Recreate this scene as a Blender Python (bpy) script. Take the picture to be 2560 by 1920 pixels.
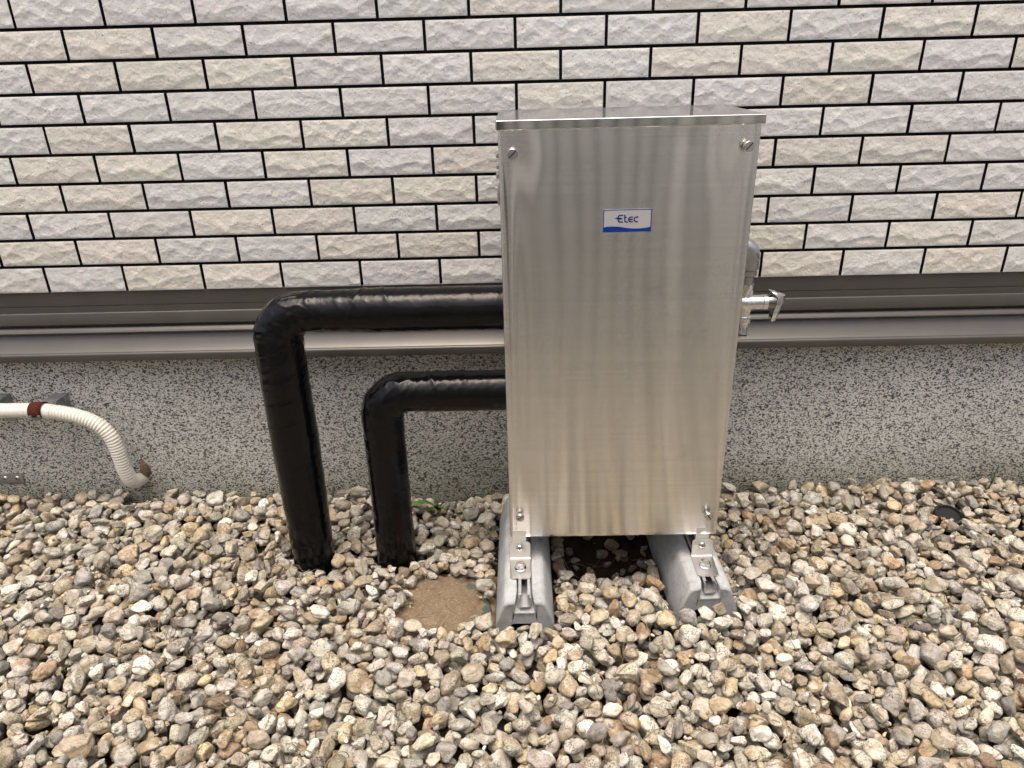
import bpy, bmesh, math, random
import numpy as np
from mathutils import Vector, Matrix, noise as mn

for o in list(bpy.data.objects): bpy.data.objects.remove(o)
random.seed(7); RG = np.random.default_rng(11)
S = bpy.context.scene
COL = S.collection

# ------------------------------------------------------------------ camera
CAMZ = 0.85836
cam = bpy.data.cameras.new('camera'); camo = bpy.data.objects.new('camera', cam); COL.objects.link(camo)
R = [[0.99967, 0.0077757, -0.0244866], [-0.0190857, -0.4132631, -0.9104116], [-0.0171985, 0.9105785, -0.4129783]]
M = Matrix(((R[0][0], -R[1][0], -R[2][0], 0), (R[0][1], -R[1][1], -R[2][1], -1.32185),
            (R[0][2], -R[1][2], -R[2][2], CAMZ), (0, 0, 0, 1)))
camo.matrix_world = M
cam.sensor_fit = 'HORIZONTAL'; cam.sensor_width = 36; cam.lens = 36*1800/2560
cam.clip_start = .02; cam.clip_end = 200
S.camera = camo

# ------------------------------------------------------------------ world, sun, exposure
W = bpy.data.worlds.new("World"); S.world = W; W.use_nodes = True
wn = W.node_tree.nodes; wl = W.node_tree.links; wn.clear()
sky = wn.new('ShaderNodeTexSky'); sky.sky_type = 'NISHITA'; sky.sun_disc = False
sky.sun_elevation = math.radians(80); sky.sun_rotation = math.radians(200)
sky.dust_density = 8; sky.air_density = .85; sky.ozone_density = 0.
bg = wn.new('ShaderNodeBackground'); bg.inputs[1].default_value = .15
wo = wn.new('ShaderNodeOutputWorld')
wl.new(sky.outputs[0], bg.inputs[0]); wl.new(bg.outputs[0], wo.inputs[0])
sl = bpy.data.lights.new('sun', 'SUN'); sl.energy = .8; sl.angle = math.radians(70); sl.color = (.985, 1, .955)
so = bpy.data.objects.new('sun', sl); COL.objects.link(so)
el, az = math.radians(78), math.radians(110)          # bright overcast from high up, slightly from behind the house
dv = Vector((math.cos(el)*math.cos(az), math.cos(el)*math.sin(az), math.sin(el)))
so.rotation_euler = dv.to_track_quat('Z', 'Y').to_euler(); so.location = (0, 0, 4)
S.view_settings.view_transform = 'Standard'; S.view_settings.look = 'None'
S.view_settings.gamma = 1; S.view_settings.use_curve_mapping = False
S.view_settings.exposure = 1.0
S.render.engine = 'CYCLES'
S.cycles.max_bounces = 8; S.cycles.glossy_bounces = 4; S.cycles.diffuse_bounces = 4

# ------------------------------------------------------------------ materials
def new_mat(name, color=(.5, .5, .5), rough=.6, metal=0., spec=.5):
    m = bpy.data.materials.new(name); m.use_nodes = True
    b = m.node_tree.nodes['Principled BSDF']
    b.inputs['Base Color'].default_value = (*color, 1); b.inputs['Roughness'].default_value = rough
    b.inputs['Metallic'].default_value = metal; b.inputs['Specular IOR Level'].default_value = spec
    return m, m.node_tree.nodes, m.node_tree.links, b
def N(nodes, t, **kw):
    n = nodes.new(t)
    for k, v in kw.items(): setattr(n, k, v)
    return n
def noise(nodes, links, scale, detail=4, rough=.55, vec=None, dist=0.):
    n = nodes.new('ShaderNodeTexNoise'); n.inputs['Scale'].default_value = scale
    n.inputs['Detail'].default_value = detail; n.inputs['Roughness'].default_value = rough
    n.inputs['Distortion'].default_value = dist
    if vec: links.new(vec, n.inputs['Vector'])
    return n.outputs['Fac']
def ramp(nodes, links, fac, stops, interp='LINEAR'):
    r = nodes.new('ShaderNodeValToRGB'); links.new(fac, r.inputs[0]); cr = r.color_ramp; cr.interpolation = interp
    while len(cr.elements) < len(stops): cr.elements.new(.5)
    for e, (p, c) in zip(cr.elements, stops):
        e.position = p; e.color = (*c, 1) if not isinstance(c, (int, float)) else (c, c, c, 1)
    return r.outputs[0]
def mix(nodes, links, fac, a, b, mode='MIX'):
    m = nodes.new('ShaderNodeMix'); m.data_type = 'RGBA'; m.blend_type = mode
    for s, v in ((0, fac), (6, a), (7, b)):
        if hasattr(v, 'node'): links.new(v, m.inputs[s])
        else: m.inputs[s].default_value = v if s == 0 else (*v, 1)
    return m.outputs[2]
def bump(nodes, links, h, strength, dist, bsdf, prev=None):
    b = nodes.new('ShaderNodeBump'); b.inputs['Strength'].default_value = strength; b.inputs['Distance'].default_value = dist
    links.new(h, b.inputs['Height'])
    if prev: links.new(prev, b.inputs['Normal'])
    links.new(b.outputs[0], bsdf.inputs['Normal']); return b.outputs[0]
def geo_pos(nodes): return nodes.new('ShaderNodeNewGeometry').outputs['Position']
def mapping(nodes, links, vec, scale=(1, 1, 1), rot=(0, 0, 0)):
    m = nodes.new('ShaderNodeMapping'); m.inputs['Scale'].default_value = scale; m.inputs['Rotation'].default_value = rot
    links.new(vec, m.inputs['Vector']); return m.outputs[0]
def attr(nodes, name): 
    a = nodes.new('ShaderNodeAttribute'); a.attribute_name = name; return a

def make_tile_mat():
    m, n, l, b = new_mat('split face tile', rough=.85, spec=.25)
    p = geo_pos(n); t = attr(n, 'tint').outputs['Color']
    cl = noise(n, l, 45, 4, .6, p)
    c = mix(n, l, ramp(n, l, cl, [(.35, .0), (.65, .5)]), t, (.93, .9, .86), 'MULTIPLY')
    pits = noise(n, l, 420, 2, .5, p)
    mask = noise(n, l, 60, 2, .5, p)
    mm = n.new('ShaderNodeMath'); mm.operation = 'MULTIPLY'
    l.new(ramp(n, l, pits, [(.66, 0.), (.71, 1.)]), mm.inputs[0]); l.new(ramp(n, l, mask, [(.3, .25), (.55, 1.)]), mm.inputs[1])
    c = mix(n, l, mm.outputs[0], c, (.16, .12, .09))
    l.new(c, b.inputs['Base Color'])
    f = noise(n, l, 260, 5, .65, p)
    bb = bump(n, l, f, .5, .0012, b)
    f2 = noise(n, l, 70, 3, .6, p, .4)
    bump(n, l, f2, .5, .004, b, bb)
    return m
def make_stone_mat():
    m, n, l, b = new_mat('gravel stone', rough=.8, spec=.3)
    a = attr(n, 'tint'); seed = attr(n, 'seed').outputs['Fac']
    cmb = n.new('ShaderNodeCombineXYZ')
    for i, k in enumerate((17.3, 31.7, 7.9)):
        mu = n.new('ShaderNodeMath'); mu.operation = 'MULTIPLY'; mu.inputs[1].default_value = k; l.new(seed, mu.inputs[0]); l.new(mu.outputs[0], cmb.inputs[i])
    va = n.new('ShaderNodeVectorMath'); va.operation = 'ADD'; l.new(geo_pos(n), va.inputs[0]); l.new(cmb.outputs[0], va.inputs[1])
    p = va.outputs[0]
    base = a.outputs['Color']
    blot = noise(n, l, 60, 4, .6, p, .5)
    c = mix(n, l, ramp(n, l, blot, [(.38, 0.), (.62, .75)]), base, (.62, .55, .44), 'MULTIPLY')
    pale = noise(n, l, 38, 3, .5, p)
    c = mix(n, l, ramp(n, l, pale, [(.52, 0.), (.68, .45)]), c, (.66, .63, .57))
    vein = noise(n, l, 1, 4, .6, mapping(n, l, p, (60, 220, 90), (.4, .9, .2)), 1.)
    c = mix(n, l, ramp(n, l, vein, [(.56, 0.), (.66, .55)]), c, (.5, .44, .36), 'MULTIPLY')
    sp = noise(n, l, 400, 3, .65, p)
    sm = n.new('ShaderNodeMath'); sm.operation = 'MULTIPLY'; l.new(ramp(n, l, sp, [(.50, 0.), (.58, .85)]), sm.inputs[0])
    l.new(ramp(n, l, noise(n, l, 50, 2, .5, p), [(.4, .1), (.6, 1.)]), sm.inputs[1])
    c = mix(n, l, sm.outputs[0], c, (.10, .088, .075))
    l.new(c, b.inputs['Base Color'])
    bb = bump(n, l, noise(n, l, 300, 5, .65, p), .6, .0012, b)
    bump(n, l, noise(n, l, 75, 4, .6, p, .6), .7, .004, b, bb)
    return m
def make_foundation_mat():
    m, n, l, b = new_mat('sprayed granite coat', rough=.9, spec=.2)
    p = geo_pos(n)
    big = noise(n, l, 2.2, 4, .6, p)
    base = mix(n, l, ramp(n, l, big, [(.3, 0.), (.7, 1.)]), (.475, .475, .435), (.60, .597, .555))
    fl = noise(n, l, 1, 3, .6, mapping(n, l, p, (280, 280, 410)), .3)
    c = mix(n, l, ramp(n, l, fl, [(.515, 0.), (.555, .95)]), base, (.035, .037, .036))
    fb = noise(n, l, 1, 2, .5, mapping(n, l, p, (120, 120, 190), (.2, 0, .1)), .4)
    c = mix(n, l, ramp(n, l, fb, [(.60, 0.), (.63, .9)]), c, (.05, .05, .048))
    fw = noise(n, l, 1, 2, .5, mapping(n, l, p, (260, 200, 330), (0, .2, 0)))
    c = mix(n, l, ramp(n, l, fw, [(.6, 0.), (.68, .9)]), c, (.70, .69, .64))
    # algae and splash dirt just above the gravel, broken up by noise (a stain with its own ragged outline)
    sx = n.new('ShaderNodeSeparateXYZ'); l.new(p, sx.inputs[0])
    ad = n.new('ShaderNodeMath'); ad.operation = 'MULTIPLY_ADD'; ad.inputs[1].default_value = .22; 
    l.new(noise(n, l, 5, 5, .65, p), ad.inputs[0]); l.new(sx.outputs[2], ad.inputs[2])
    st = ramp(n, l, ad.outputs[0], [(.08, .75), (.20, 0.)])
    c = mix(n, l, st, c, (.45, .46, .32), 'MULTIPLY')
    l.new(c, b.inputs['Base Color'])
    bump(n, l, noise(n, l, 260, 4, .6, p), .6, .0015, b)
    return m
def make_brushed_mat(name, rough=.26, k=1., tilt=2.0):
    m, n, l, b = new_mat(name, (.70, .675, .635), rough, 1.)
    p = geo_pos(n)
    b.inputs['Anisotropic'].default_value = 0.
    cv = n.new('ShaderNodeCombineXYZ'); cv.inputs[1].default_value = .7; cv.inputs[2].default_value = .7
    l.new(cv.outputs[0], b.inputs['Tangent'])
    br = noise(n, l, 1, 3, .7, mapping(n, l, p, (500, 500, 21000)))
    br2 = noise(n, l, 1, 2, .6, mapping(n, l, p, (2.5, 2.5, 420)))
    c = mix(n, l, ramp(n, l, br2, [(.35, 0.), (.7, 1.)]), tuple(q*k for q in (.70, .69, .665)), tuple(q*k for q in (.78, .77, .745)))
    c = mix(n, l, ramp(n, l, noise(n, l, 9, 4, .6, p), [(.62, 0.), (.72, .35)]), c, (.60, .56, .49), 'MULTIPLY')
    l.new(c, b.inputs['Base Color'])
    # brushing: fine horizontal scratches tilt the surface up and down only
    g = n.new('ShaderNodeNewGeometry')
    sc = n.new('ShaderNodeMath'); sc.operation = 'MULTIPLY_ADD'; sc.inputs[1].default_value = tilt; sc.inputs[2].default_value = -tilt*.5; l.new(br, sc.inputs[0])
    cz = n.new('ShaderNodeCombineXYZ'); l.new(sc.outputs[0], cz.inputs[2])
    av = n.new('ShaderNodeVectorMath'); av.operation = 'ADD'; l.new(g.outputs['Normal'], av.inputs[0]); l.new(cz.outputs[0], av.inputs[1])
    nv_ = n.new('ShaderNodeVectorMath'); nv_.operation = 'NORMALIZE'; l.new(av.outputs[0], nv_.inputs[0]); l.new(nv_.outputs[0], b.inputs['Normal'])
    return m
def simple_bumpy(name, col, rough, metal=0., s=200, st=.3, d=.001, var=.15, spec=.5):
    m, n, l, b = new_mat(name, col, rough, metal, spec)
    p = geo_pos(n)
    c2 = tuple(x*(1-var*2) for x in col)
    c = mix(n, l, ramp(n, l, noise(n, l, s*.15, 4, .6, p), [(.35, 0.), (.65, 1.)]), col, c2); l.new(c, b.inputs['Base Color'])
    bump(n, l, noise(n, l, s, 4, .6, p), st, d, b)
    return m
def make_wrap_mat():
    m, n, l, b = new_mat('black vinyl wrap', (.001, .001, .0014), .24, 0, .23)
    p = geo_pos(n)
    l.new(ramp(n, l, noise(n, l, 25, 4, .6, p), [(.3, .12), (.7, .20)]), b.inputs['Roughness'])
    c = mix(n, l, ramp(n, l, noise(n, l, 1, 4, .7, mapping(n, l, p, (12, 12, 130), (.1, .3, 0))), [(.62, 0.), (.75, .35)]), (.003, .003, .0035), (.014, .014, .015)); l.new(c, b.inputs['Base Color'])
    w = bump(n, l, noise(n, l, 1, 3, .55, mapping(n, l, p, (90, 60, 25), (0, .5, 0)), 1.2), .3, .002, b)
    bump(n, l, noise(n, l, 160, 2, .5, p), .05, .0005, b, w)
    return m
def make_concrete():
    m, n, l, b = new_mat('cast concrete', (.42, .44, .45), .92, 0, .12)
    p = geo_pos(n)
    c = mix(n, l, ramp(n, l, noise(n, l, 22, 5, .65, p), [(.3, 0.), (.7, 1.)]), (.31, .328, .33), (.47, .48, .475))
    c = mix(n, l, ramp(n, l, noise(n, l, 420, 2, .5, p), [(.72, 0.), (.76, .8)]), c, (.1, .1, .1))
    c = mix(n, l, ramp(n, l, noise(n, l, 70, 5, .75, p), [(.52, 0.), (.66, .55)]), c, (.22, .23, .23))
    l.new(c, b.inputs['Base Color']); bump(n, l, noise(n, l, 200, 5, .7, p), .7, .0015, b)
    return m
def make_soil():
    m, n, l, b = new_mat('sandy soil', (.2, .15, .1), .95, 0, .1)
    p = geo_pos(n)
    c = mix(n, l, ramp(n, l, noise(n, l, 30, 5, .6, p), [(.3, 0.), (.7, 1.)]), (.23, .175, .115), (.15, .11, .07))
    c = mix(n, l, ramp(n, l, noise(n, l, 380, 3, .6, p), [(.58, 0.), (.68, .8)]), c, (.42, .33, .23))
    c = mix(n, l, ramp(n, l, noise(n, l, 240, 3, .6, p), [(.62, 0.), (.7, .8)]), c, (.07, .05, .035))
    l.new(c, b.inputs['Base Color']); bump(n, l, noise(n, l, 260, 5, .7, p), .9, .003, b)
    return m
def make_rust():
    m, n, l, b = new_mat('rusty steel', (.08, .02, .012), .85, 0, .2)
    p = geo_pos(n)
    c = mix(n, l, ramp(n, l, noise(n, l, 300, 4, .7, p), [(.35, 0.), (.65, 1.)]), (.04, .009, .006), (.09, .024, .014)); l.new(c, b.inputs['Base Color'])
    bump(n, l, noise(n, l, 500, 4, .7, p), .6, .001, b); return m

MT = dict(tile=make_tile_mat(), stone=make_stone_mat(), found=make_foundation_mat(), steel=make_brushed_mat('brushed stainless', .08, 1.10, 1.6),
          lid=make_brushed_mat('polished stainless lid', .07, .85, .12), wrap=make_wrap_mat(), conc=make_concrete(), soil=make_soil(), rust=make_rust())
_m = MT['lid']; _n = _m.node_tree.nodes; _l = _m.node_tree.links
_d = _n.new('ShaderNodeBsdfDiffuse'); _d.inputs[0].default_value = (.13, .13, .135, 1); _g = _n.new('ShaderNodeNewGeometry'); _s = _n.new('ShaderNodeSeparateXYZ'); _l.new(_g.outputs['Normal'], _s.inputs[0])
_f = _n.new('ShaderNodeMath'); _f.operation = 'MULTIPLY'; _f.use_clamp = True; _f.inputs[1].default_value = .52; _l.new(_s.outputs[2], _f.inputs[0])     # dark diffuse mixed into the upward face to dim its mirror reflection
_x = _n.new('ShaderNodeMixShader'); _l.new(_f.outputs[0], _x.inputs[0]); _l.new(_n['Principled BSDF'].outputs[0], _x.inputs[1]); _l.new(_d.outputs[0], _x.inputs[2])
_l.new(_x.outputs[0], _n['Material Output'].inputs[0])
MT['joint'] = new_mat('black joint', (.012, .012, .013), .7, 0, .3)[0]
MT['flash'] = simple_bumpy('brown grey coated metal', (.078, .073, .064), .30, .16, 90, .015, .0004, .06)
MT['slot'] = new_mat('darkened slot', (.05, .045, .04), .6, .3)[0]  # slot floor coloured dark in place of shade in the recess
MT['chrome'] = new_mat('chrome', (.78, .78, .79), .07, 1)[0]
MT['screw'] = new_mat('stainless fastener', (.60, .58, .55), .18, 1)[0]
MT['dark_chrome'] = new_mat('dark chrome', (.30, .29, .28), .12, 1)[0]  # darker chrome of the lever hub
MT['cast'] = simple_bumpy('satin cast steel', (.46, .45, .43), .36, .9, 500, .25, .0005, .08)
MT['dark'] = new_mat('black rubber', (.01, .01, .01), .5)[0]
MT['galv'] = simple_bumpy('galvanised steel', (.36, .37, .38), .42, .8, 120, .1, .0005, .1)
MT['rail'] = simple_bumpy('aluminium rail', (.55, .56, .57), .35, .85, 200, .1, .0003, .08)
MT['hose'] = simple_bumpy('ivory plastic', (.68, .655, .575), .5, 0, 60, .05, .0005, .06, .4)
MT['badgebg'] = new_mat('silver sticker', (.52, .52, .51), .35, .3)[0]
MT['blue'] = new_mat('blue print', (.003, .03, .21), .4, 0, .3)[0]
MT['navy'] = new_mat('navy print', (.004, .012, .10), .4, 0, .3)[0]
MT['green'] = simple_bumpy('green plastic', (.060, .085, .075), .6, 0, 200, .2, .0006, .15)
MT['leaf'] = simple_bumpy('leaf green', (.10, .19, .035), .5, 0, 80, .2, .0006, .2)
MT['blade'] = simple_bumpy('grass blade', (.075, .12, .035), .6, 0, 80, .1, .0004, .2)
MT['straw'] = simple_bumpy('dry straw', (.34, .27, .17), .8, 0, 150, .1, .0003, .25)
MT['putty'] = simple_bumpy('brown sealing putty', (.20, .145, .085), .9, 0, 200, .6, .002, .25)
MT['ribs'] = simple_bumpy('beige ribbed siding', (.92, .885, .81), .7, 0, 30, .1, .001, .05)
MT['ribs_dark'] = simple_bumpy('darkened ribbed siding', (.62, .605, .56), .7, 0, 30, .1, .001, .05)  # siding darkened to stand in for a dim band in the cabinet's reflection
MT['groove'] = new_mat('dark groove', (.07, .067, .06), .8)[0]

# ------------------------------------------------------------------ helpers
def obj(name, verts, faces, mat, parent=None, smooth=True, mats=None, mi=None):
    me = bpy.data.meshes.new(name)
    v = np.asarray(verts, dtype=np.float64).reshape(-1, 3)
    if parent is not None: 
        w = parent.location.copy()
        if parent.parent: w = w + parent.parent.location
        v = v - np.array(w)
    me.from_pydata(v.tolist(), [], [tuple(map(int, f)) for f in faces])
    for q in (mats or [mat]): me.materials.append(q)
    if mi is not None: me.polygons.foreach_set('material_index', mi)
    if smooth: me.polygons.foreach_set('use_smooth', [True]*len(me.polygons))
    me.update()
    o = bpy.data.objects.new(name, me); COL.objects.link(o)
    if parent is not None: o.parent = parent
    return o
def tag(o, label=None, cat=None, group=None, kind=None):
    for k, v in (('label', label), ('category', cat), ('group', group), ('kind', kind)):
        if v: o[k] = v
    return o
def thing(name, label, cat, loc, group=None):
    o = bpy.data.objects.new(name, None); o.location = loc; o.empty_display_size = .05; COL.objects.link(o)
    return tag(o, label, cat, group)
class MB:
    def __init__(s): s.v = []; s.f = []
    def add(s, v, f):
        k = len(s.v); s.v += [tuple(x) for x in v]; s.f += [tuple(i+k for i in q) for q in f]; return s
    def bmadd(s, bm, mtx=None):
        bm.verts.index_update()
        s.add([(mtx @ x.co if mtx else x.co) for x in bm.verts], [[x.index for x in f.verts] for f in bm.faces]); bm.free(); return s
    def box(s, x0, x1, y0, y1, z0, z1, bev=0., seg=2):
        bm = bmesh.new(); bmesh.ops.create_cube(bm, size=1)
        for q in bm.verts: q.co = Vector(((x0+x1)/2+q.co.x*(x1-x0), (y0+y1)/2+q.co.y*(y1-y0), (z0+z1)/2+q.co.z*(z1-z0)))
        if bev: bmesh.ops.bevel(bm, geom=bm.edges[:], offset=bev, segments=seg, profile=.5, affect='EDGES', clamp_overlap=True)
        return s.bmadd(bm)
    def lathe(s, prof, c, axis, seg=32, cap=True, hexa=None):
        """prof: (distance along axis, radius); hexa: set of ring indices drawn six-sided"""
        a = Vector(axis).normalized(); u = a.orthogonal().normalized(); w = a.cross(u); c = Vector(c); V = []; F = []
        for j, (d, r) in enumerate(prof):
            for i in range(seg):
                t = 2*math.pi*i/seg; rr = r
                if hexa and j in hexa:
                    q = ((t + math.pi/6) % (math.pi/3)) - math.pi/6; rr = r*math.cos(math.pi/6)/math.cos(q)
                V.append(c + a*d + (u*math.cos(t)+w*math.sin(t))*rr)
        for j in range(len(prof)-1):
            for i in range(seg):
                k = (i+1) % seg; F.append((j*seg+i, j*seg+k, (j+1)*seg+k, (j+1)*seg+i))
        if cap: F.append(tuple(reversed(range(seg)))); F.append(tuple((len(prof)-1)*seg+i for i in range(seg)))
        return s.add(V, F)
    def tube(s, pts, rad, seg=16, cap=True, disp=None):
        pts = [Vector(p) for p in pts]; n = len(pts); L = [0]
        for i in range(1, n): L.append(L[-1]+(pts[i]-pts[i-1]).length)
        T = [(pts[min(i+1, n-1)]-pts[max(i-1, 0)]).normalized() for i in range(n)]
        u = T[0].orthogonal().normalized(); V = []; F = []
        for i in range(n):
            if i: u = (u - T[i]*u.dot(T[i])).normalized()
            w = T[i].cross(u); r = rad(L[i]) if callable(rad) else rad
            for j in range(seg):
                t = 2*math.pi*j/seg; d = u*math.cos(t)+w*math.sin(t)
                V.append(pts[i] + d*(r + (disp(L[i], t, pts[i]+d*r, d) if disp else 0)))
        for i in range(n-1):
            for j in range(seg):
                k = (j+1) % seg; F.append((i*seg+j, i*seg+k, (i+1)*seg+k, (i+1)*seg+j))
        if cap: F.append(tuple(reversed(range(seg)))); F.append(tuple((n-1)*seg+i for i in range(seg)))
        return s.add(V, F)
    def build(s, name, mat, parent=None, smooth=True, sharp=None, wn=False):
        o = obj(name, s.v, s.f, mat, parent, smooth)
        if wn:
            w = o.modifiers.new('weighted', 'WEIGHTED_NORMAL'); w.keep_sharp = True; w.weight = 100
        if sharp is not None:
            me = o.data; bm = bmesh.new(); bm.from_mesh(me); bmesh.ops.recalc_face_normals(bm, faces=bm.faces)
            for e in bm.edges:
                if len(e.link_faces) == 2 and e.calc_face_angle(0) > math.radians(sharp): e.smooth = False
            bm.to_mesh(me); bm.free()
        return o
def round_path(pts, rad, n=10):
    pts = [Vector(p) for p in pts]; out = [pts[0]]
    for i in range(1, len(pts)-1):
        a = (pts[i-1]-pts[i]).normalized(); b = (pts[i+1]-pts[i]).normalized(); ang = a.angle(b); d = rad/math.tan(ang/2)
        p0 = pts[i]+a*d; p1 = pts[i]+b*d; c = pts[i]+(a+b).normalized()*(rad/math.sin(ang/2))
        v0 = p0-c; v1 = p1-c; th = v0.angle(v1)
        for k in range(n+1):
            t = k/n; out.append(c+(v0*math.sin((1-t)*th)+v1*math.sin(t*th))/math.sin(th))
    out.append(pts[-1]); return out
def resample(pts, step):
    L = [0]
    for i in range(1, len(pts)): L.append(L[-1]+(pts[i]-pts[i-1]).length)
    n = int(L[-1]/step); out = []; j = 0
    for i in range(n+1):
        s_ = L[-1]*i/n
        while j < len(pts)-2 and L[j+1] < s_: j += 1
        t = (s_-L[j])/max(1e-9, L[j+1]-L[j]); out.append(pts[j].lerp(pts[j+1], min(1, t)))
    return out
def extr_x(prof, x0, x1, name, mat, parent=None, nx=1):
    V = []; F = []; m = len(prof)
    for i in range(nx+1):
        x = x0+(x1-x0)*i/nx
        V += [(x, y, z) for y, z in prof]
    for i in range(nx):
        for j in range(m-1): F.append((i*m+j, i*m+j+1, (i+1)*m+j+1, (i+1)*m+j))
    return obj(name, V, F, mat, parent)
def vnoise(x, y, seed=0):
    """smooth value noise, numpy"""
    xi = np.floor(x).astype(np.int64); yi = np.floor(y).astype(np.int64); fx = x-xi; fy = y-yi
    fx = fx*fx*(3-2*fx); fy = fy*fy*(3-2*fy)
    def h(a, b):
        n_ = (a*374761393 + b*668265263 + seed*1442695041) & 0x7fffffff
        n_ = ((n_ ^ (n_ >> 13))*1274126177) & 0x7fffffff
        return ((n_ ^ (n_ >> 16)) & 0xffff)/65535.
    return (h(xi, yi)*(1-fx)+h(xi+1, yi)*fx)*(1-fy)+(h(xi, yi+1)*(1-fx)+h(xi+1, yi+1)*fx)*fy
def set_attr(me, name, data, typ='FLOAT_COLOR'):
    a = me.attributes.new(name, typ, 'POINT')
    a.data.foreach_set('color' if typ == 'FLOAT_COLOR' else 'value', np.asarray(data, dtype=np.float32).ravel())

# ------------------------------------------------------------------ house wall (tiles, flashing, foundation)
house = thing('house_wall', 'house wall of cream split-face tiles over brown metal flashing and speckled grey foundation', 'wall', (0, .012, 0))
HROW, AU, XS, ZT = .05, .0750854, -.83010, .97
GAP = .0053
def relief(kind):
    nx, ny = 84, 30
    rg = np.random.default_rng(100+kind)
    X, Y = np.meshgrid(np.linspace(0, 1, nx), np.linspace(0, 1, ny))      # Y up
    xm = X*3.0; ym = Y
    wx = xm + .10*(vnoise(xm*3, ym*3, kind)-.5); wy = ym + .14*(vnoise(xm*4, ym*4, kind+9)-.5)
    h = np.full_like(X, 9.)
    crest = .52
    # upper flakes: large bowls centred high and outside, lower flakes: bowls centred low
    cs = []
    for (ya, yb_, ra, rb, st0, st1, p_) in ((1.0, 1.45, .55, 1.0, .4, .8, 1.), (.62, .95, .30, .55, .5, 1.0, .75), (-.30, .15, .38, .75, .35, .7, 1.), (.2, .45, .22, .42, .6, 1.2, .6)):
        x = -.3+rg.uniform(0, .3)
        while x < 3.3:
            if rg.random() < p_: cs.append((x, rg.uniform(ya, yb_), rg.uniform(ra, rb), rg.uniform(.0, .22) + (.12 if p_ < 1 else 0), rg.uniform(-.6, .6), rg.uniform(.45, .9)))
            x += rg.uniform(st0, st1)
    for (cx, cy, r, b0, sk_, kx) in cs:
        dx = wx-cx+sk_*(wy-cy); d = (dx**2*kx + (wy-cy)**2*1.4)/(r*r)
        h = np.minimum(h, b0 + d*.75)
    h = np.clip(h, -.2, 1.0)
    h = h - h.mean()
    h += .30*(vnoise(xm*5, ym*5, kind+30)-.5) + .16*(vnoise(xm*12, ym*12, kind+31)-.5)
    e = np.minimum(np.minimum(X*3, (1-X)*3)/.08, np.minimum(Y, 1-Y)/.08); e = np.clip(e, 0, 1)
    h = h*(.3+.7*e)*.0029 + .0010*np.sqrt(e)
    return X, Y, h
KINDS = [relief(k) for k in range(7)]
V = []; F = []; MI = []; T = []
Vn = 0
for v in range(-30, 10):
    hi = v >= -4
    z1 = ZT - v*HROW - GAP/2 + .0; z0 = ZT-(v+1)*HROW+GAP/2
    if v == 9: z0 = .4700
    k0 = -8 + (v % 2)
    for u in range(k0, 34, 2):
        x0 = XS+u*AU+GAP/2; x1 = XS+(u+2)*AU-GAP/2
        if x1 < -1.5 or x0 > 1.55: continue
        if hi:
            X, Y, h = KINDS[random.randrange(7)]
            fl = random.random() < .0
            nx, ny = X.shape[1], X.shape[0]
        else:
            nx, ny = 2, 2; X, Y = np.meshgrid([0, 1], [0, 1]); h = np.zeros((2, 2))
        j = RG.uniform(-.0006, .0006)
        P = np.stack([x0+(x1-x0)*X, -h+j, z0+(z1-z0)*Y], -1).reshape(-1, 3)
        i = np.arange(nx*ny).reshape(ny, nx)
        q = np.stack([i[:-1, :-1], i[:-1, 1:], i[1:, 1:], i[1:, :-1]], -1).reshape(-1, 4)
        # skirt to the backing
        ring = np.concatenate([i[0, :], i[1:, -1], i[-1, -2::-1], i[-2:0:-1, 0]])
        B = P[ring].copy(); B2 = P[ring].copy(); B[:, 1] += .0003; B2[:, 1] = .0102
        nr = len(ring); a = np.arange(nr); b_ = (a+1) % nr
        base = nx*ny
        sk = np.stack([base+a, base+nr+a, base+nr+b_, base+b_], -1)
        V.append(np.concatenate([P, B, B2])); F.append(np.concatenate([q, sk])+Vn); MI.append(np.concatenate([np.zeros(len(q)), np.ones(len(sk))]))
        warm = random.random() < .38
        k = random.uniform(.95, 1.05)
        c = np.array((.63, .610, .54) if warm else (.615, .613, .578))*k
        c = c*(1+RG.uniform(-.012, .012, 3))
        T.append(np.tile([*c, 1], (nx*ny+2*nr, 1))); Vn += nx*ny+2*nr
V = np.concatenate(V); F = np.concatenate(F); MI = np.concatenate(MI).astype(int); T = np.concatenate(T)
def fast_mesh(name, V, F, mats, parent=None, mi=None, smooth=True):
    me = bpy.data.meshes.new(name); k = F.shape[1]
    if parent is not None: V = V-np.array(parent.location)
    me.vertices.add(len(V)); me.vertices.foreach_set('co', V.astype(np.float32).ravel())
    me.loops.add(F.size); me.loops.foreach_set('vertex_index', F.astype(np.int32).ravel())
    me.polygons.add(len(F)); me.polygons.foreach_set('loop_start', np.arange(0, F.size, k, dtype=np.int32))
    for q in mats: me.materials.append(q)
    if mi is not None: me.polygons.foreach_set('material_index', mi.astype(np.int32))
    me.polygons.foreach_set('use_smooth', np.full(len(F), smooth))
    me.update(calc_edges=True); me.validate()
    o = bpy.data.objects.new(name, me); COL.objects.link(o)
    if parent is not None: o.parent = parent
    return o
to = fast_mesh('tile_cladding', V, F, [MT['tile'], MT['joint']], house, MI)
set_attr(to.data, 'tint', T)
m = MB(); m.box(-1.5, 1.6, .0102, .03, .4735, 2.6); m.build('backing_board', MT['joint'], house, False)
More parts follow.
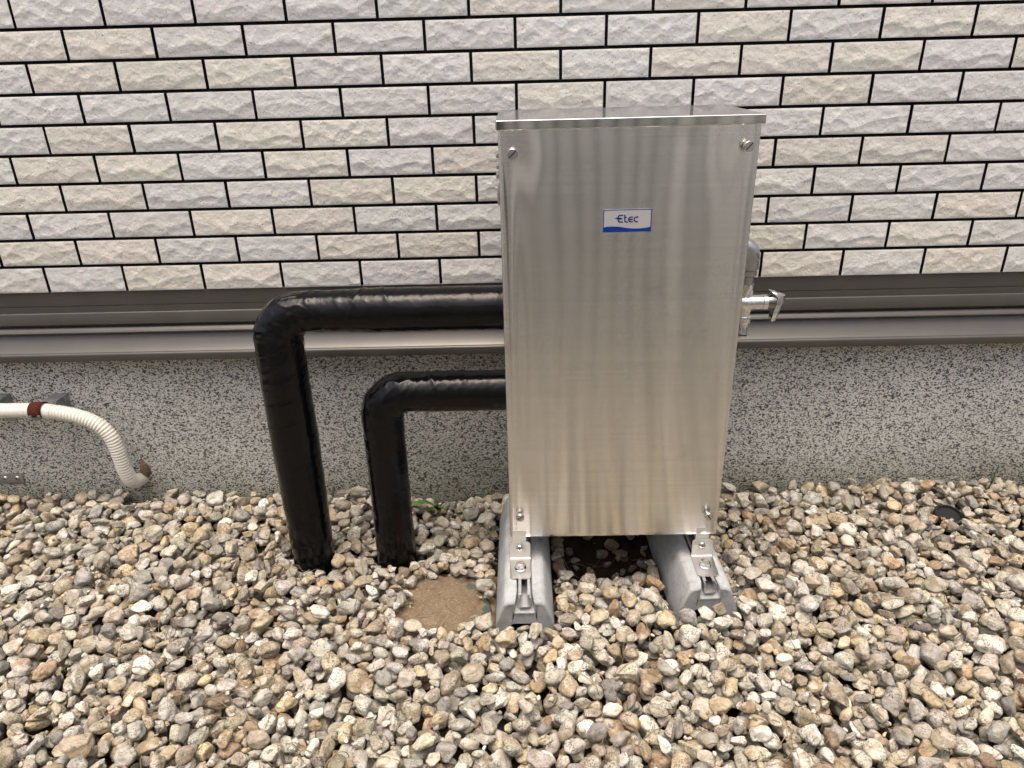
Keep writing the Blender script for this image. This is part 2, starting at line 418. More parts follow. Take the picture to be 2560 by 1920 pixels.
# flashing: one folded profile (Y, Z)
def arc(cy, cz, r, a0, a1, n=6): return [(cy+r*math.cos(math.radians(a0+(a1-a0)*i/n)), cz+r*math.sin(math.radians(a0+(a1-a0)*i/n))) for i in range(n+1)]
fp = [(.0102, .4694), (.0042, .4694), (.0036, .4688), (.0036, .4415), (.0052, .4408), (.0052, .4398), (.0036, .4392), (.0036, .4272), (.0018, .4264), (.0010, .4252), (.0010, .4035), (.0025, .4022), (.011, .4020), (.011, .3968), (.0055, .3962), (.004, .395)]
fp += arc(-.0015, .3875, .0026, 70, 250, 9)
fp += [(.0045, .3815), (.004, .379), (-.0155, .3560), (-.0195, .3527)]
fp += arc(-.0218, .3480, .0052, 62, 185, 12)
fp += [(-.0265, .3375), (-.026, .3362), (.0118, .3362)]
fo = extr_x(fp, -1.5, 1.6, 'metal_flashing', MT['flash'], house)
_b = bmesh.new(); _b.from_mesh(fo.data)
for e in _b.edges:
    if len(e.link_faces) == 2 and e.calc_face_angle(0) > math.radians(38): e.smooth = False
_b.to_mesh(fo.data); _b.free()
m = MB(); m.box(-1.5, 1.6, .012, .06, -.15, .352); m.build('foundation', MT['found'], house, False)

# ------------------------------------------------------------------ fence behind the camera (seen in the reflections), kept low for more sky light on the steel
nb = thing('ribbed_fence', 'beige ribbed fence behind the camera, mirrored as soft vertical streaks in the steel cabinet', 'fence', (0, -2.0, 0))
m = MB(); md = MB(); mg = MB(); x = -4.035; i = 0
while x < 4.5:
    xc_ = x+.036; mid = .040 < xc_ < .553; i += 1
    (md if mid or (xc_ > .65 and i % 3 == 0) else m).box(x+.0075, x+.0645, -2.02, -2.00, -.05, 1.6, .003, 1)  # middle bay and some ribs toned down to strengthen the reflected streaks
    x += .0718
m.build('light_rib_panel', MT['ribs'], nb); md.build('mid_rib_panel', MT['ribs_dark'], nb)
mg.box(-4.1, 4.6, -2.06, -2.021, -.05, 1.6); mg.build('backing_panel', MT['groove'], nb, False)
m = MB(); m.lathe([(0, .024), (1.6, .034)], (-.085, -1.965, -.05), (0, 0, 1), 24); m.lathe([(0, .026), (1.6, .026)], (-.45, -1.965, -.05), (0, 0, 1), 24); m.build('streak_post', MT['groove'], nb)  # posts added to mirror as dark streaks in the cabinet front

# ------------------------------------------------------------------ cabinet
CX0, CX1, CYF, CYB, CZ0, CZ1 = -.0305, .3252, -.300, -.095, .1055, .7700
cab = thing('metal_cabinet', 'tall brushed stainless steel cabinet with blue sticker standing on two concrete blocks', 'cabinet', ((CX0+CX1)/2, (CYF+CYB)/2, .058))
m = MB(); m.box(CX0+.0012, CX1-.0012, CYF+.0025, CYB, CZ0+.004, CZ1-.001, .002, 2)
m.build('cabinet_body', MT['steel'], cab, True, 60, True)
# front panel: slightly buckled sheet with folded rim
nx, nz = 72, 130
def dent(x, z):
    d = .00045*math.sin((x-CX0)/.3557*math.pi)*math.sin((z-CZ0)/.664*math.pi)*-1
    for (sx, sz) in ((-.0105, .740), (.3068, .7415), (-.0105, .146), (.3032, .145)):
        r2 = ((x-sx)/.034)**2+((z-sz)/.05)**2; d += .0007*math.exp(-r2)
    d += .0004*(mn.noise(Vector((x*9, z*3, 3.1))))
    d += -.0013*math.exp(-((x-CX0-.012)/.019)**2)*math.sin((z-CZ0)/.664*math.pi)
    d += -.0003*math.exp(-((CX1-.012-x)/.016)**2)
    return d
V = []; F = []
for j in range(nz+1):
    z = CZ0+(CZ1+.006-CZ0)*j/nz
    for i in range(nx+1):
        x = CX0+.0022+(CX1-CX0-.0044)*i/nx; V.append((x, CYF+dent(x, z), z))
for j in range(nz):
    for i in range(nx): a = j*(nx+1)+i; F.append((a, a+1, a+nx+2, a+nx+1))
k = len(V)
rim = [(i, 0) for i in range(nx+1)]+[(nx, j) for j in range(1, nz+1)]+[(i, nz) for i in range(nx-1, -1, -1)]+[(0, j) for j in range(nz-1, 0, -1)]
cxm, czm = (CX0+CX1)/2, (CZ0+CZ1)/2
for (i, j) in rim:
    p = V[j*(nx+1)+i]; ox = .0012 if i == nx else (-.0012 if i == 0 else 0); oz = -.0012 if j == 0 else 0
    V.append((p[0]+ox*.7, p[1]+.0006, p[2]+oz*.7))
for (i, j) in rim:
    p = V[j*(nx+1)+i]; ox = .0014 if i == nx else (-.0014 if i == 0 else 0); oz = -.0014 if j == 0 else 0
    V.append((p[0]+ox, CYF+.012, p[2]+oz))
nr = len(rim); ri = [j*(nx+1)+i for i, j in rim]
for a in range(nr):
    b = (a+1) % nr; F.append((ri[a], k+a, k+b, ri[b])); F.append((k+a, k+nr+a, k+nr+b, k+b))
obj('front_panel', V, F, MT['steel'], cab)
# lid: shallow cap with rounded front edge
L0, L1, LF, LB, LZ0, LZ1 = CX0-.0018, CX1+.0032, CYF-.0022, CYB+.002, .7692, .7822
m = MB()
m.box(L0, L1, LF, LB, LZ0, LZ1, .0016, 3)
m.build('lid', MT['lid'], cab, True, 60, True)
# screws
def knob(x, z, ang, tilt=(0, -1, 0), out=.0075):
    m = MB(); a = Vector(tilt).normalized()
    m.lathe([(-.001, .0030), (out-.0045, .0030), (out-.0045, .0066), (out-.0038, .0072), (out, .0072), (out+.0008, .0066)], (x, CYF, z), a, 32, False)
    # slotted face: two half discs beside a sunken slot
    u = a.orthogonal().normalized(); w = a.cross(u); c = Vector((x, CYF, z)); rr = .0066; hw = .0008
    X = Vector((1, 0, 0)); Z = a.cross(X).normalized(); 
    s1 = (X*math.cos(ang)+Z*math.sin(ang)); s2 = a.cross(s1)
    for sg in (1, -1):
        V = []; th0 = math.asin(hw/rr)
        for i in range(17):
            t = th0+(math.pi-2*th0)*i/16; V.append(c+a*(out+.0008)+(s1*math.cos(t)+s2*math.sin(t)*sg)*rr)
        n_ = len(V); V += [V[-1]-a*.0018, V[0]-a*.0018]
        m.add(V, [tuple(range(n_)) if sg > 0 else tuple(reversed(range(n_))), (n_-1, 0, n_+1, n_)])
    o = m.build('thumb_screw', MT['screw'], cab, True, 35)
    e = math.sqrt(rr*rr-hw*hw); m = MB()
    V = [c+a*(out-.0004)+s1*p+s2*q for p, q in ((-e, -hw), (e, -hw), (e, hw), (-e, hw))]; m.add(V, [(0, 1, 2, 3)])
    m.build('slot', MT['slot'], o, False); return o
knob(-.0100, .7392, .75); knob(.3062, .7418, .80, (.03, -1, .03), .012); knob(-.0115, .1500, .55, (0, -1, 0), .0085); knob(.3040, .1490, -.95, (.12, -1, -.05), .0115)
# sticker
bx0, bx1, bz0, bz1 = .1153, .1834, .6290, .6608
def bp(x, y):
    yt = 330-(x-350)*.0441; yb = 1010-(x-335)*.038; vv = (yb-y)/(yb-yt); xl = 350-(1-vv)*15; xr = 1825-(1-vv)*40
    return (bx0+(x-xl)/(xr-xl)*(bx1-bx0), bz0+vv*(bz1-bz0))
def flat(polys, y, name, mat, parent):
    V = []; F = []
    for P in polys:
        k = len(V); V += [(p[0], y, p[1]) for p in P[0]]; F += [tuple(k+i for i in f) for f in P[1]]
    return obj(name, V, F, mat, parent, False)
YB = CYF-.0012
st = MB(); st.box(bx0, bx1, YB, YB+.0020, bz0, bz1); st = st.build('sticker', MT['badgebg'], cab, False)
tb = .0012
ring_o = [(bx0, bz0), (bx1, bz0), (bx1, bz1), (bx0, bz1)]; ring_i = [(bx0+tb, bz0+tb), (bx1-tb, bz0+tb), (bx1-tb, bz1-tb), (bx0+tb, bz1-tb)]
flat([(ring_o+ring_i, [(i, (i+1) % 4, 4+(i+1) % 4, 4+i) for i in range(4)])], YB-.0002, 'border', MT['blue'], cab).parent = cab
def ribbon(pts, w):
    pts = [Vector(p) for p in pts]; n = len(pts); A = []; Bq = []
    for i in range(n):
        a = (pts[i]-pts[i-1]).normalized() if i else (pts[1]-pts[0]).normalized(); b = (pts[i+1]-pts[i]).normalized() if i < n-1 else a
        t = (a+b).normalized(); nn = Vector((-t.y, t.x)); s_ = w/2/max(.5, nn.dot(Vector((-a.y, a.x)))); A.append(pts[i]+nn*s_); Bq.append(pts[i]-nn*s_)
    return ([tuple(p) for p in A+Bq], [(i, i+1, n+i+1, n+i) for i in range(n-1)])
def smooth2(pts, n=5):
    P = [Vector((p[0], p[1])) for p in pts]; out = []
    for i in range(len(P)-1):
        p0, p1, p2, p3 = P[max(i-1, 0)], P[i], P[i+1], P[min(i+2, len(P)-1)]
        for k in range(n):
            t = k/n; out.append(.5*((2*p1)+(p2-p0)*t+(2*p0-5*p1+4*p2-p3)*t*t+(3*p1-p0-3*p2+p3)*t**3))
    out.append(P[-1]); return out
wv = [bp(x, y) for x, y in smooth2([(362, 858), (500, 832), (690, 824), (880, 836), (1050, 860), (1250, 874), (1450, 866), (1620, 845), (1772, 815)])]
wv[0] = (bx0+tb, wv[0][1]); wv[-1] = (bx1-tb, wv[-1][1]); nwv = len(wv)
flat([([*wv, *[(p[0], bz0+tb) for p in wv]], [(i, i+1, nwv+i+1, nwv+i) for i in range(nwv-1)])], YB-.00022, 'wave', MT['blue'], cab)
LW = .00165
Et = [bp(*p) for p in [(950, 482), (845, 484), (818, 500), (808, 530), (805, 640), (810, 668), (832, 684), (945, 684)]]
t1 = [bp(*p) for p in [(1000, 458), (998, 640), (1005, 668), (1030, 680), (1090, 678)]]
t2 = [bp(*p) for p in [(1004, 546), (1056, 544)]]
e1 = [bp(p.x, p.y) for p in smooth2([(1248, 532), (1180, 533), (1135, 555), (1116, 602), (1132, 650), (1175, 672), (1242, 670)])]
e2 = [bp(*p) for p in [(1124, 602), (1240, 602)]]
c1 = [bp(p.x, p.y) for p in smooth2([(1408, 524), (1345, 526), (1298, 550), (1280, 598), (1298, 645), (1345, 666), (1398, 664)])]
flat([ribbon(q, LW) for q in (Et, t1, e1, c1)], YB-.0003, 'lettering', MT['navy'], cab)
lf = [bp(*p) for p in [(680, 585), (730, 558), (790, 550), (860, 556), (950, 580), (905, 604), (850, 614), (790, 602), (730, 588)]]
flat([ribbon(t2, LW), ribbon(e2, LW)], YB-.00034, 'lettering', MT['navy'], cab)
flat([(lf, [tuple(range(len(lf)))])], YB-.00040, 'leaf_mark', MT['blue'], cab)
# brackets
BTOP = .0580
def bracket(xc, rot):
    m = MB(); t = .0022; w = .0177; c = .004; zt = .0965; yb = CYF-.0025; yf = -.3555; zb = BTOP+.0035
    # vertical leaf outline (chamfered top corners), folded into horizontal leaf
    out = [(-w, yb, zt-c), (-w+c, yb, zt), (w-c, yb, zt), (w, yb, zt-c), (w, yb, zb+.0015), (w, yb-.0015, zb), (w, yf+c, zb), (w-c, yf, zb), (-w+c, yf, zb), (-w, yf+c, zb), (-w, yb-.0015, zb), (-w, yb, zb+.0015)]
    V = [(xc+p[0], p[1], p[2]) for p in out]
    inn = [(xc+p[0], p[1]+t if (i < 5 or i == 11) else p[1]+(t if i in (5, 10) else 0), p[2]-(t if i > 4 and i < 11 else 0)) for i, p in enumerate(out)]
    n_ = 12; Fq = [(0, 1, 2, 3, 4, 11), (11, 4, 5, 10), (10, 5, 6, 7, 8, 9)]
    Fb = [tuple(n_+i for i in reversed(f)) for f in Fq]; Fs = [(i, n_+i, n_+(i+1) % n_, (i+1) % n_) for i in range(n_)]
    m.add(V+inn, Fq+Fb+Fs); b = m.build('mounting_bracket', MT['steel2'], cab, True, 25)
    m = MB(); m.box(xc-.0125, xc+.0105, CYF+.0002, CYF+.003, zt-.02, CZ0+.012); m.build('tab', MT['steel2'], b, False)
    m = MB(); m.lathe([(-.002, .0058), (.0012, .0058), (.0030, .0048), (.0040, .0028), (.0042, .0008)], (xc-.001, yb, .0845), (0, -1, 0), 24)
    m.build('screw', MT['screw'], b, True, 50)
    m = MB(); m.box(xc-.0042, xc+.0022, yb-.0047, yb-.0041, .0840, .0850); m.box(xc-.0015, xc-.0005, yb-.00475, yb-.0042, .0815, .0875); m.build('screw_slot', MT['dark'], b, False)
    m = MB(); m.lathe([(0, .0100), (.0014, .0100), (.0018, .0095)], (xc, -.329, zb), (0, 0, 1), 32); m.build('washer', MT['screw'], b, True, 40)
    m = MB(); m.lathe([(.0017, .0086), (.0018, .0091), (.0070, .0091), (.0080, .0082), (.0081, .0060), (.0074, .0055), (.0074, .001)], (xc, -.329, zb), (math.sin(rot)*.001, 0, 1), 36, True, {0, 1, 2}); m.build('hex_bolt', MT['screw'], b, True, 25)
    return b
ms, n_, l_, b_ = new_mat('bracket stainless', (.66, .645, .61), .3, 1.)
pp = geo_pos(n_); l_.new(ramp(n_, l_, noise(n_, l_, 1, 3, .6, mapping(n_, l_, pp, (8, 8, 700))), [(.3, .24), (.7, .38)]), b_.inputs['Roughness'])
MT['steel2'] = ms
bracket(-.0127, 0); bracket(.3022, .3)
# latch on the left side
m = MB(); m.box(CX0-.0028, CX0+.002, -.275, -.262, .665, .695, .0012); m.box(CX0-.0040, CX0+.001, -.272, -.262, .702, .710, .0015); m.box(CX0-.0032, CX0+.001, -.272, -.264, .715, .721, .001); m.box(CX0-.0036, CX0+.001, -.272, -.264, .73, .738, .0015)
m.build('side_latch', MT['screw'], cab, True, 30)

# ------------------------------------------------------------------ concrete blocks
def base_block(xc, rot, label, loc, dy=0.):
    t = thing('concrete_block', label, 'concrete block', loc, 'concrete blocks under the cabinet')
    yf, yb = -.4055+dy, -.100+dy*.5; zt, zb = BTOP, -.045
    def sec(y, wt, zt_, wb=.0485, nw=.0125, nd=.020):
        # cross-section, left to right over the top; widths at top and bottom
        r = .006
        P = [(-wb, zb), (-wb, .004), (-wt-.004, zt_-.012), (-wt, zt_-.004), (-wt+.006, zt_)]
        P += [(-nw, zt_), (-nw, zt_-nd), (nw, zt_-nd), (nw, zt_)]
        P += [(wt-.006, zt_), (wt, zt_-.004), (wt+.004, zt_-.012), (wb, .004), (wb, zb)]
        return [(xc+p[0], y, p[1]) for p in P]
    rings = [sec(yb, .033, zt), sec(-.250, .033, zt), sec(yf+.022, .033, zt), sec(yf+.012, .033, zt, nw=.0135), sec(yf+.003, .033, zt-.004, nw=.0155, nd=.021), sec(yf, .0325, zt-.008, nw=.017, nd=.020), sec(yf+.0045, .0210, zt-.0170, wb=.0370, nw=.0180, nd=.0135)]
    V = [p for r in rings for p in r]; n_ = len(rings[0]); F = []
    for i in range(len(rings)-1):
        for j in range(n_-1): F.append((i*n_+j, i*n_+j+1, (i+1)*n_+j+1, (i+1)*n_+j))
    # back
    F.append(tuple(range(n_)))
    # front face with an arch opening (dark tunnel) near the ground
    k = (len(rings)-1)*n_; r = rings[-1]
    aw, az = .027, .004
    yq = yf+.0045; A = [(xc-aw, yq, zb), (xc-aw+.002, yq, az-.006), (xc-aw+.007, yq, az), (xc+aw-.007, yq, az), (xc+aw-.002, yq, az-.006), (xc+aw, yq, zb)]
    ka = len(V); V += A
    top = [k+i for i in range(2, 12)]
    F += [(k+0, k+1, ka+1, ka+0), (k+1, k+2, ka+2, ka+1), (k+2, k+3, k+4, k+5, k+6, ka+2), (k+6, k+7, ka+3, ka+2), (k+7, k+8, k+9, k+10, k+11, ka+3), (k+11, k+12, ka+4, ka+3), (k+12, k+13, ka+5, ka+4)]
    kb = len(V); V += [(p[0], yf+.12, p[2]) for p in A]
    F += [(ka+i, ka+i+1, kb+i+1, kb+i) for i in range(5)]; F.append(tuple(kb+i for i in range(6)))
    if rot:
        mt = Matrix.Translation(Vector((xc, -.3, 0))) @ Matrix.Rotation(rot, 4, 'Z') @ Matrix.Translation(Vector((-xc, .3, 0)))
        V = [mt @ Vector(p) for p in V]
    else: mt = Matrix()
    o = obj('block', V, F, MT['conc'], t)
    bm = bmesh.new(); bm.from_mesh(o.data); bmesh.ops.recalc_face_normals(bm, faces=bm.faces); 
    bmesh.ops.bevel(bm, geom=[e for e in bm.edges if len(e.link_faces) == 2 and e.calc_face_angle(0) > .35], offset=.0016, segments=2, affect='EDGES', clamp_overlap=True)
    for f in bm.faces: f.smooth = True
    for e in bm.edges:
        if len(e.link_faces) == 2 and e.calc_face_angle(0) > .7: e.smooth = False
    bm.to_mesh(o.data); bm.free()
    w = o.modifiers.new('weighted', 'WEIGHTED_NORMAL'); w.keep_sharp = True
    m = MB(); y0, y1 = yf+.004, yb-.002; w = .0085
    zr = zt+.0012; q = .0014
    m.box(xc-w-q, xc-w, y0, y1, zr-.0185, zr); m.box(xc+w, xc+w+q, y0, y1, zr-.0185, zr); m.box(xc-w, xc+w, y0-.002, y1, zr-.0185, zr-.0165)
    m.box(xc-w+.0001, xc-w+.0035, y0+.008, y1, zr-.0016, zr-.0002); m.box(xc+w-.0035, xc+w-.0001, y0+.008, y1, zr-.0016, zr-.0002)
    m.v = [tuple(mt @ Vector(p)) for p in m.v]
    m.build('rail', MT['rail'], t, False)
    return t
base_block(-.0065, 0, 'pale concrete block under the left foot of the steel cabinet, nearest the black pipes', (-.0065, -.25, -.045))
base_block(.2990, .03, 'pale concrete block under the right foot of the steel cabinet, below the tap', (.2990, -.25, -.045), .028)

# ------------------------------------------------------------------ black insulated pipes
def wrapped_pipe(pts, brad, rad, label, sd, creases):
    path = resample(round_path(pts, brad, 14), .0022)
    L = [0]
    for i in range(1, len(path)): L.append(L[-1]+(path[i]-path[i-1]).length)
    bs = (Vector(pts[1])-Vector(pts[0])).length - brad*.2
    def disp(s, t, p, d):
        u = ((s+.011*math.cos(t+sd)) / .042) % 1.0
        h = .0005*(1-u) 
        near = math.exp(-((s-bs)/.085)**2)
        q = mn.noise(Vector((s*55+2.2*math.cos(t+sd), t*1.1+sd, sd)))
        rdg = max(0, 1-abs(q)*5)**2
        inner = max(0, 0.5-0.5*(d.y*0+(-d.x*0)+0))*1
        h += near*.0015*rdg + .0007*mn.noise(p*30+Vector((sd, 0, 0))) + .0003*rdg
        for (cs, ct, sl, am) in creases:
            a = (s-cs-sl*(t-ct))/.0032; dt = (t-ct+math.pi) % (2*math.pi)-math.pi
            h += am*math.exp(-a*a)*math.exp(-(dt/1.1)**2)
        return h
    m = MB(); m.tube(path, rad, 88, True, disp)
    o = m.build('insulated_pipe', MT['wrap'])
    org = Vector((pts[-1][0], pts[-1][1], 0))
    for v in o.data.vertices: v.co -= org
    o.location = org
    return tag(o, label, 'pipe', 'black wrapped pipes beside the cabinet')
def lerp_tab(tab):
    xs, ys = zip(*tab); return lambda s: float(np.interp(s, xs, ys))
wrapped_pipe([(-.028, -.2, .487), (-.4085, -.2, .487), (-.4105, -.2, -.06)], .050, lerp_tab([(0, .0355), (.22, .0362), (.29, .0335), (.335, .0335), (.37, .038), (.42, .0395), (.60, .0410), (.75, .0395), (.93, .037)]),
             'taller black tape-wrapped pipe bending down from the cabinet side into the gravel', 1.3, [(.20, 2.5, .012, .0022), (.235, 2.2, -.01, .0018), (.215, 3.4, .006, .0015), (.395, 1.0, .01, .002)])
wrapped_pipe([(-.028, -.2, .339), (-.2490, -.2, .339), (-.2510, -.2, -.06)], .046, lerp_tab([(0, .0350), (.10, .0356), (.15, .0342), (.19, .0350), (.23, .0365), (.30, .0358), (.45, .0358), (.60, .0375)]),
             'shorter black tape-wrapped pipe bending down beside the cabinet, under the taller one', 4.1, [(.075, 2.2, .008, .0016), (.135, 2.5, .012, .0024), (.12, 2.9, -.01, .0018), (.10, 3.3, .01, .0015)])

# ------------------------------------------------------------------ water tap
TX, TY = .3755, -.160
tap = thing('water_tap', 'chrome water tap with lever handle hanging from a grey elbow on the cabinet side', 'tap', (TX, TY, .43))
m = MB(); pth = resample(round_path([(CX1-.001, TY, .5700), (TX, TY, .5700), (TX, TY, .532)], .017, 12), .0015)
m.tube(pth, .0134, 32)
m.lathe([(0, .0134), (.0012, .0128), (.002, .0104), (.0035, .0102), (.0040, .0116), (.0115, .0114), (.0118, .010)], (TX, TY, .5330), (0, 0, -1), 40)
eb = m.build('elbow', MT['cast'], tap, True, 50)
ov = [(TX+.0040+.0085*math.cos(a)*.6-.0050*math.sin(a)*.55, TY-.0139+.0022*abs(math.cos(a)), .5560+.0085*math.cos(a)*-.75-.0050*math.sin(a)*.5) for a in [2*math.pi*i/24 for i in range(25)]]
m = MB(); m.tube(ov, .0006, 6, False); m.build('cast_mark', MT['cast'], eb)
m = MB()
m.lathe([(0, .0070), (.0030, .0070), (.0032, .0085), (.0105, .0085), (.0150, .0085), (.0152, .0075)], (TX-.0003, TY, .5215), (0, 0, -1), 24)
m.build('adapter', MT['cast'], tap, True, 30)
m = MB()
m.lathe([(0, .0094), (.002, .0102), (.0135, .0102), (.016, .0088), (.022, .0085)], (TX, TY, .5062), (0, 0, -1), 36, True, {1, 2})
m.lathe([(-.0125, .004), (-.0118, .009), (-.008, .0118), (0, .0128), (.012, .0126), (.0255, .0122)], (TX, TY, .4738), (1, 0, 0), 40)
m.lathe([(0, .0122), (.008, .0114), (.014, .0094), (.024, .0072)], (TX-.0004, TY, .4715), (-.02, -.02, -1), 32)
m.build('tap_body', MT['chrome'], tap, True, 45)
m = MB(); m.lathe([(0, .0122), (.0006, .0129), (.0082, .0129), (.0090, .012)], (TX+.0258, TY, .4738), (1, 0, 0), 40); m.build('collar', MT['chrome'], tap, True, 40)
# lever: dark finned hub, hooked crest and a broad blade hanging outwards
m = MB(); m.lathe([(0, .0112), (.0035, .0122), (.010, .0120), (.0135, .0095), (.015, .004)], (TX+.0350, TY, .4738), (1, 0, 0), 32)
for i in range(5): m.lathe([(.0042+.0017*i, .0124), (.0050+.0017*i, .0127)], (TX+.0350, TY, .4738), (1, 0, 0), 24)
hub = m.build('lever_hub', MT['dark_chrome'], tap, True, 40)
m = MB()
def blade(path, m):
    V = []; F = []
    for (x, y, z, w, th) in path:
        th = th*1.35; V += [(x-th, y-w, z), (x+th*.2, y-w*1.05, z), (x+th, y-w*.5, z), (x+th, y+w*.5, z), (x+th*.2, y+w*1.05, z), (x-th, y+w, z)]
    n_ = len(path)
    for i in range(n_-1):
        for j in range(6): k = (j+1) % 6; F.append((i*6+j, i*6+k, (i+1)*6+k, (i+1)*6+j))
    F += [tuple(range(6)), tuple((n_-1)*6+j for j in reversed(range(6)))]; m.add(V, F)
blade([(TX+.0375, TY, .4945, .005, .0012), (TX+.0440, TY, .4918, .0085, .0026), (TX+.0500, TY, .4880, .0105, .0040), (TX+.0545, TY, .4830, .0110, .0045)], m)
blade([(TX+.0545, TY-.001, .4885, .0060, .0022), (TX+.0555, TY-.001, .4868, .0095, .0048), (TX+.0550, TY-.001, .4800, .0110, .0054), (TX+.0525, TY-.0015, .4690, .0105, .0050), (TX+.0495, TY-.002, .4570, .0090, .0042), (TX+.0465, TY-.003, .4440, .0070, .0034), (TX+.0458, TY-.003, .4412, .0045, .0022)], m)
hd = m.build('lever_handle', MT['chrome'], tap, True, 50)
m = MB(); m.lathe([(0, .0104), (.0025, .0108), (.004, .0103), (.0060, .0107), (.0110, .0098), (.0125, .0078), (.0240, .0070), (.0255, .0076), (.0300, .0074)], (TX+.0000, TY, .4485), (-.02, 0, -1), 32)
hn = m.build('hose_nozzle', MT['chrome'], tap, True, 40)
m = MB(); m.lathe([(0, .0079), (.0024, .0079)], (TX-.0006, TY, .4182), (-.02, 0, -1), 28); m.build('rubber_ring', MT['dark'], hn)
m = MB(); m.lathe([(0, .0070), (.003, .0066), (.0045, .005)], (TX-.0007, TY, .4156), (-.02, 0, -1), 28); m.build('nozzle_tip', MT['chrome'], hn, True, 40)

# ------------------------------------------------------------------ corrugated hose
hpts = [Vector(p) for p in ((-1.40, -.032, .236), (-1.20, -.031, .236), (-1.058, -.030, .2352), (-.983, -.030, .2336), (-.9344, -.030, .2274), (-.8979, -.030, .217), (-.8665, -.030, .1988), (-.8503, -.030, .1753), (-.844, -.030, .1499), (-.8413, -.030, .1224), (-.8402, -.029, .0945), (-.838, -.024, .068), (-.836, -.010, .052), (-.835, .008, .045), (-.835, .03, .043))]
def crom(P, n=8):
    out = []
    for i in range(len(P)-1):
        p0, p1, p2, p3 = P[max(i-1, 0)], P[i], P[i+1], P[min(i+2, len(P)-1)]
        for k in range(n):
            t = k/n; out.append(.5*((2*p1)+(p2-p0)*t+(2*p0-5*p1+4*p2-p3)*t*t+(3*p1-p0-3*p2+p3)*t**3))
    out.append(P[-1]); return out
hp = resample(crom(hpts), .00085)
hose = thing('drain_hose', 'ivory corrugated hose along the foundation, curving down into the wall at left', 'hose', (-.83, .0, .045))
cuts = .437
def hd_(s, t, p, d):
    if .405 < s < .452: return .0003
    if s < .405: a = .00042
    else: a = .0006
    if s > .70: a = .0001
    return a*math.cos(2*math.pi*s/.0062)
m = MB(); m.tube(hp, .0146, 28, True, hd_); m.build('hose_body', MT['hose'], hose)
def coupling(s0, s1):
    L = 0; seg = []
    for i in range(1, len(hp)):
        L += (hp[i]-hp[i-1]).length
        if s0 <= L <= s1: seg.append(hp[i])
    m = MB(); m.tube(seg, .0157, 32, True); return m
coupling(.434, .449).build('hose_coupling', MT['hose'], hose, True, 40)
m = MB(); m.tube([hp[0]+Vector((.478, 0, .0)), hp[0]+Vector((.4788, 0, 0))], .016, 24)
# clamps
def clamp(x, z, label, rust, w=.026):
    t = thing('pipe_clamp', label, 'pipe clamp', (x, 0.0, z), 'clamps holding the ivory hose')
    m = MB(); n_ = 20; V = []; F = []
    a0, a1 = math.radians(-5), math.radians(185)
    for i in range(n_+1):
        a = a0+(a1-a0)*i/n_
        for r in (.0162, .0176):
            for xx in (x-w/2, x+w/2): V.append((xx, -.030-math.sin(a)*0+(-math.cos(a))*0+0, 0))
    V = []
    for i in range(n_+1):
        a = math.radians(20)+math.radians(190)*i/n_ + math.radians(-5)        # from wall side over the top to the lower front
        yy, zz = math.cos(a), math.sin(a)
        for r in (.0163, .0177):
            for xx in (x-w/2, x+w/2): V.append((xx, -.030+yy*r, z+zz*r))
    for i in range(n_):
        a = i*4; b = a+4
        F += [(a+2, a+3, b+3, b+2), (a, b, b+1, a+1), (a, a+2, b+2, b), (a+1, b+1, b+3, a+3)]
    F += [(0, 1, 3, 2), (n_*4, n_*4+2, n_*4+3, n_*4+1)]
    m.add(V, F); m.build('strap', MT['rust'] if rust else MT['galv'], t)
    m = MB()
    V = []; F = []; n2 = 10
    for i in range(n2+1):
        a = math.radians(206)+math.radians(95)*i/n2
        for r in (.0165, .0174):
            for xx in (x-w/2+.0005, x+w/2-.0005): V.append((xx, -.030+math.cos(a)*r, z+math.sin(a)*r))
    for i in range(n2):
        a = i*4; b = a+4
        F += [(a+2, a+3, b+3, b+2), (a, b, b+1, a+1), (a, a+2, b+2, b), (a+1, b+1, b+3, a+3)]
    m.add(V, F); 
    for sx in (-1, 1): m.box(x+sx*.0085-.003, x+sx*.0085+.003, -.0500, -.0455, z-.0065, z-.0020, .0012)
    m.build('lower_strap', MT['galv'], t, True, 40)
    m = MB(); m.box(x+.010, x+.0375, -.026, .0118, z+.0170, z+.0186); m.box(x+.0375, x+.0392, -.004, .0118, z-.012, z+.0186); m.box(x+.012, x+.036, .0088, .0118, z-.044, z+.0170)
    m.build('wall_bracket', MT['galv'], t, False)
    return t
clamp(-.9785, .2335, 'rust-brown clamp with grey wall bracket on the ivory hose', True)
clamp(-1.098, .2352, 'grey clamp on the ivory hose cut by the left edge of the photo', False)
# putty round the hose end
m = MB(); bm = bmesh.new(); bmesh.ops.create_icosphere(bm, subdivisions=4, radius=1)
for v in bm.verts:
    k = 1+.25*mn.noise(v.co*2.3); v.co = Vector((-.822+v.co.x*.0115*k, .013+v.co.y*.008*k, .068+v.co.z*.021*k))
m.bmadd(bm); pu = m.build('sealing_putty', MT['putty']); tag(pu, 'brown putty stuffed in the foundation behind the lower end of the ivory hose', 'putty')
# metal plate bottom left
pl = thing('metal_plate', 'small grey metal plate screwed to the foundation at the left edge', 'plate', (-1.06, .01, .07))
m = MB(); m.box(-1.30, -1.0925, .0085, .0118, .0395, .0635, .001); V = m.v; m.build('plate', MT['galv'], pl, True, 40)
for x in (-1.130, -1.1035):
    m = MB(); m.lathe([(0, .0056), (.0012, .0052), (.003, .003), (.0034, .0006)], (x, .0086, .0535), (0, -1, 0), 20); sc = m.build('screw', MT['screw'], pl, True, 60)
    m = MB(); m.box(x-.0022, x+.0022, .0048, .0053, .0530, .0540); m.box(x-.0005, x+.0005, .00475, .0052, .0513, .0557); m.build('screw_slot', MT['dark'], sc, False)

